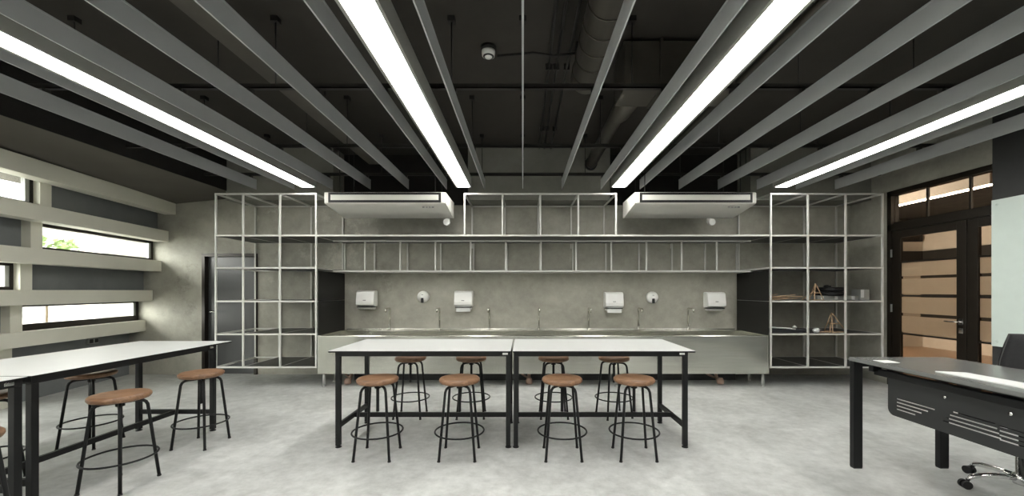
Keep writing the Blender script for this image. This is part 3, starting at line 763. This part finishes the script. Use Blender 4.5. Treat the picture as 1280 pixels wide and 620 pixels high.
# ------------------------------------------------------------------ office chair
t = thing('office_chair', 'black office chair with chrome star base behind the grey desk', 'chair', (3.62, 2.90, 0), 0)
for k in range(5):
    a = math.radians(165 + 72 * k); c, s = math.cos(a), math.sin(a)
    lg = MB().tube([(.03 * c, .03 * s, .115), (.12 * c, .12 * s, .118), (.24 * c, .24 * s, .105), (.29 * c, .29 * s, .09), (.315 * c, .315 * s, .065)], [.024, .02, .017, .016, .013], 12).build('base_arm', M['chrome'], t)
    cs = MB()
    for e in (-.018, .018):
        ctr = (.33 * c - s * e, .33 * s + c * e, .03)
        mt = Matrix.Translation(ctr) @ Matrix.Rotation(a, 4, 'Z') @ Matrix.Rotation(PI / 2, 4, 'X')
        tb = bmesh.new(); bmesh.ops.create_cone(tb, cap_ends=True, segments=20, radius1=.03, radius2=.03, depth=.02)
        cs._add(tb, mt)
    cs.tube([(.33 * c - s * .03, .33 * s + c * .03, .03), (.33 * c + s * .03, .33 * s - c * .03, .03)], .008, 8)
    cs.tube([(.315 * c, .315 * s, .04), (.315 * c, .315 * s, .075)], .01, 8)
    cs.build('castor', M['rubber'], lg)
MB().lathe([(0, .07), (.045, .07), (.05, .14), (.032, .15), (.032, .33), (.018, .335), (.018, .50), (0, .50)], (0, 0, 0), 24).build('gas_column', M['chrome'], t)
ang = math.radians(15)
ux_, uy_ = math.cos(ang), math.sin(ang)      # backrest lies this way from the column
rz = Matrix.Rotation(ang, 4, 'Z')
MB().box(-.24, .22, -.24, .24, .50, .575, .03, rot=rz).build('seat', M['mesh_black'], t)
br = MB(); cr = []
tb = bmesh.new(); nx, nz = 10, 10; grid = []
def bp(u, v):   # u across -1..1, v up 0..1
    w = .225 * (1 - .25 * max(0, v - .6)); return Vector((.235 + .075 * v + .05 * v * v - .045 * (1 - u * u) * -1 - .045, u * w, .62 + .50 * v))
for i in range(nx + 1):
    grid.append([tb.verts.new(bp(-1 + 2 * i / nx, j / nz)) for j in range(nz + 1)])
for i in range(nx):
    for j in range(nz):
        f = tb.faces.new((grid[i][j], grid[i + 1][j], grid[i + 1][j + 1], grid[i][j + 1])); f.smooth = True
br._add(tb, rz)
bk = br.build('backrest', M['mesh_black'], t); sd = bk.modifiers.new('th', 'SOLIDIFY'); sd.thickness = .02
outl = [bp(-1, j / 8) for j in range(9)] + [bp(-1 + 2 * i / 8, 1) for i in range(1, 9)] + [bp(1, 1 - j / 8) for j in range(1, 9)] + [bp(1 - 2 * i / 8, 0) for i in range(1, 8)]
MB().tube([rz @ p for p in outl], .016, 8, closed=True).build('backrest_frame', M['black_plastic'], t)
MB().tube([rz @ Vector(p) for p in ((0.05, 0, .50), (.2, 0, .49), (.27, 0, .53), (.285, 0, .68))], .022, 10).build('back_support', M['black_plastic'], t)
MB().tube([(0, 0, .44), (0, 0, .50)], .07, 12).build('tilt_mechanism', M['black_plastic'], t)

# ------------------------------------------------------------------ things on the stick-model rack
def stick(p, q, r=.006): return MB().tube([p, q], r, 6)
zs1 = LEV[2] + .0132
pile = []
for i in range(14):
    cx, cy = random.uniform(3.92, 4.22), random.uniform(6.22, 6.5); a = random.uniform(-.9, .9); L = random.uniform(.10, .17)
    lay = i * .005
    p = (cx - L * math.cos(a), cy - L * math.sin(a) * .6, zs1 + .0065 + lay); q = (cx + L * math.cos(a), cy + L * math.sin(a) * .6, zs1 + .0065 + lay + random.uniform(0, .04))
    tag(stick(p, q).build('wooden_stick', M['stick']), 'thin wooden stick in the loose heap on the rack shelf', 'stick', 'loose sticks on the rack shelf')
def model(cx, cy, z0, w, h, label, skew=0, extra=()):
    t = thing('stick_model', label, 'model', (cx, cy, z0), .3, 'wooden stick models')
    base = [(-w, -w * .7, .007), (w, -w * .7, .007), (w * .2, w, .007)]
    top = (skew, 0, h)
    for b in base: stick(b, (top[0] + b[0] * .06, top[1] + b[1] * .06, h), .007).build('stick', M['stick'], t)
    for i in range(3):
        a, b = base[i], base[(i + 1) % 3]
        f = .45
        stick([a[k] * (1 - f) + top[k] * f for k in range(3)], [b[k] * (1 - f) + top[k] * f for k in range(3)], .006).build('stick', M['stick'], t)
        if i < 2: stick(a, b, .006).build('stick', M['stick'], t)
    MB().lathe([(0, h - .015), (.013, h - .012), (.013, h + .008), (0, h + .012)], (top[0], top[1], 0), 10).build('joint', M['stick'], t)
    for p, q in extra: stick(p, q).build('stick', M['stick'], t)
model(4.55, 6.24, zs1, .10, .25, 'pyramid stick model on the higher shelf beside the black coils', .02, [((-.2, .05, .006), (-.02, -.04, .17)), ((-.17, -.05, .006), (-.13, .0, .22))])
zs2 = LEV[1] + .0132
model(4.88, 6.30, zs2, .15, .29, 'pyramid stick model alone on the lower shelf', -.02, [((-.2, -.1, .006), (-.02, .02, .16))])
for i in range(3):
    p = (4.60 + .04 * i, 6.25 + .02 * i, zs2 + .0065); q = (4.80 + .05 * i, 6.22 + .04 * i, zs2 + .0065)
    tag(stick(p, q).build('wooden_stick', M['stick']), 'thin wooden stick lying at the foot of the lower stick model', 'stick', 'sticks by the lower model')
t = thing('instrument_box', 'long low silver box under the black coils on the rack', 'box', (5.02, 6.50, zs1))
MB().box(-.33, .33, -.13, .13, 0, .07, .004).build('body', M['silver'], t)
for xx in (-.25, -.03, .24): MB().box(xx - .022, xx + .022, -.136, -.13, .008, .062, .002).build('front_tab', M['paper'], t)
for k, lab_ in enumerate(('black coil lying directly on the silver box', 'black coil on top of the other black coil')):
    t = thing('cable_coil', lab_, 'coil', (4.98 + .015 * k, 6.50, zs1 + .0715 + k * .068), 0, 'black coils on the rack')
    MB().lathe([(.03, 0), (.19, 0), (.205, .02), (.205, .045), (.19, .066), (.03, .066), (.03, 0)], (0, 0, 0), 32).build('coil_body', M['black_plastic'], t)
    for zz in (.022, .044): MB().ring((0, 0, zz), .205, .008, 36, 6).build('cable_turn', M['black_plastic'], t)
t = thing('cable_coil', 'small black coil topping the pile on the silver box', 'coil', (4.95, 6.50, zs1 + .0715 + 2 * .068), 0, 'black coils on the rack')
MB().lathe([(0, 0), (.05, 0), (.05, .025), (.03, .035), (0, .035)], (0, 0, 0), 20).build('coil_body', M['black_plastic'], t)
t = thing('metal_box', 'small upright silver white box at the end of the higher shelf', 'box', (5.435, 6.44, zs1))
MB().box(-.07, .07, -.09, .09, 0, .17, .005).build('body', M['silver'], t)
MB().box(-.07, -.02, -.094, -.09, .04, .165, .002).build('label_plate', M['paper'], t)
MB().tube([(.07, 0, .12), (.14, -.01, .115)], .006, 6).build('spigot', M['silver'], t)
t = thing('folded_bag', 'dark flat bag with silver edge lying on the lower shelf', 'bag', (4.15, 6.36, zs2))
MB().prism([(-.32, 0), (.26, 0), (.31, .02), (.29, .05), (.1, .055), (-.1, .075), (-.3, .085), (-.33, .05)], -.12, .12, 'Y').build('body', M['fabric'], t, bevel=.012)
MB().tube([(-.33, -.125, .082), (-.1, -.125, .072), (.1, -.125, .052)], .010, 8).build('silver_trim', M['paper'], t)
MB().lathe([(0, 0), (.03, 0), (.034, .02), (0, .045)], (.17, 0, .058), 14).build('knob', M['paper'], t)
MB().ring((.27, -.126, .03), .02, .007, 20, 6).build('ring', M['black_plastic'], t)
cr = MB(); tb = bmesh.new(); bmesh.ops.create_icosphere(tb, subdivisions=3, radius=.045)
for v in tb.verts: v.co *= 1 + random.uniform(-.16, .16); v.co.z *= .8
cr._add(tb, Matrix.Translation((4.56, 6.22, zs2 + .036)))
tag(cr.build('paper_ball', M['paper']), 'crumpled white paper beside the lower stick model', 'paper')

# ------------------------------------------------------------------ outside the windows
struct('ground_outside', MB().box(-40, -7.42, -20, 30, -.3, -.15), M['out_ground'])
t = thing('outside_house', 'pale neighbouring house seen through the windows', 'building', (-16, 13, -.15))
MB().box(-4, 4, -6, 6, 0, 3.2).build('wall', M['out_wall'], t)
MB().prism([(-4.4, 3.2), (4.4, 3.2), (0, 5.0)], -6.3, 6.3, 'Y').build('roof', M['out_roof'], t)
for yy in (-4, -1, 2): MB().box(4.0, 4.05, yy, yy + 1.2, 1.0, 2.3).build('window', M['out_roof'], t)
t = thing('outside_shrub', 'green shrub showing at the corner of the middle window', 'shrub', (-8.95, 7.5, -.15))
MB().tube([(0, 0, 0), (.03, 0, 1.2), (-.05, .05, 2.2)], [.022, .018, .008], 8).build('stem', M['stem'], t)
lf = bmesh.new()
for i in range(650):
    a, b, r = random.uniform(0, 2 * PI), random.uniform(-1, 1), random.uniform(.2, .6) ** .7
    c = Vector((r * .6 * math.cos(a), r * .6 * math.sin(a), 2.1 + b * .5))
    n = Vector((random.uniform(-1, 1), random.uniform(-1, 1), random.uniform(-1, 1))).normalized(); u = n.orthogonal().normalized() * .07; v = n.cross(u).normalized() * .03
    lf.faces.new([lf.verts.new(c + u), lf.verts.new(c + v), lf.verts.new(c - u), lf.verts.new(c - v)])
b = MB(); b._add(lf); b.build('foliage', M['leaf'], t)

# ------------------------------------------------------------------ world, sun
w = bpy.data.worlds.new('World'); SC.world = w; w.use_nodes = True
nt = w.node_tree; bg = nt.nodes['Background']
sky = nt.nodes.new('ShaderNodeTexSky'); sky.sky_type = 'HOSEK_WILKIE'; sky.turbidity = 6; sky.sun_direction = (-.4, -.5, .75)
mx = nt.nodes.new('ShaderNodeMix'); mx.data_type = 'RGBA'; mx.inputs[0].default_value = .85
nt.links.new(sky.outputs['Color'], mx.inputs[6]); mx.inputs[7].default_value = (1, .985, .95, 1)
nt.links.new(mx.outputs[2], bg.inputs['Color']); bg.inputs['Strength'].default_value = 8.5
sun = bpy.data.lights.new('daylight_sun', 'SUN'); sun.energy = 3.0; sun.angle = math.radians(30); sun.color = (1, .96, .88)
so = bpy.data.objects.new('daylight_sun', sun); COL.objects.link(so)
so.rotation_euler = Vector((.5, .75, -.25)).to_track_quat('-Z', 'Y').to_euler()

# ------------------------------------------------------------------ camera
cam = bpy.data.cameras.new('camera'); co = bpy.data.objects.new('camera', cam); COL.objects.link(co)
co.location = (0, 0, EYE); co.rotation_euler = (PI / 2, 0, 0)
cam.sensor_fit = 'HORIZONTAL'; cam.sensor_width = 36; cam.lens = 500 / 1280 * 36
cam.shift_x = -13.5 / 1280; cam.shift_y = 53 / 1280
cam.clip_start = .02; cam.clip_end = 200
SC.camera = co

SC.view_settings.view_transform = 'Standard'; SC.view_settings.look = 'None'
SC.view_settings.gamma = 1; SC.view_settings.exposure = 0.55; SC.view_settings.use_curve_mapping = False
SC.cycles.use_denoising = True
SC.cycles.max_bounces = 12; SC.cycles.diffuse_bounces = 6
SC.cycles.sample_clamp_indirect = 8
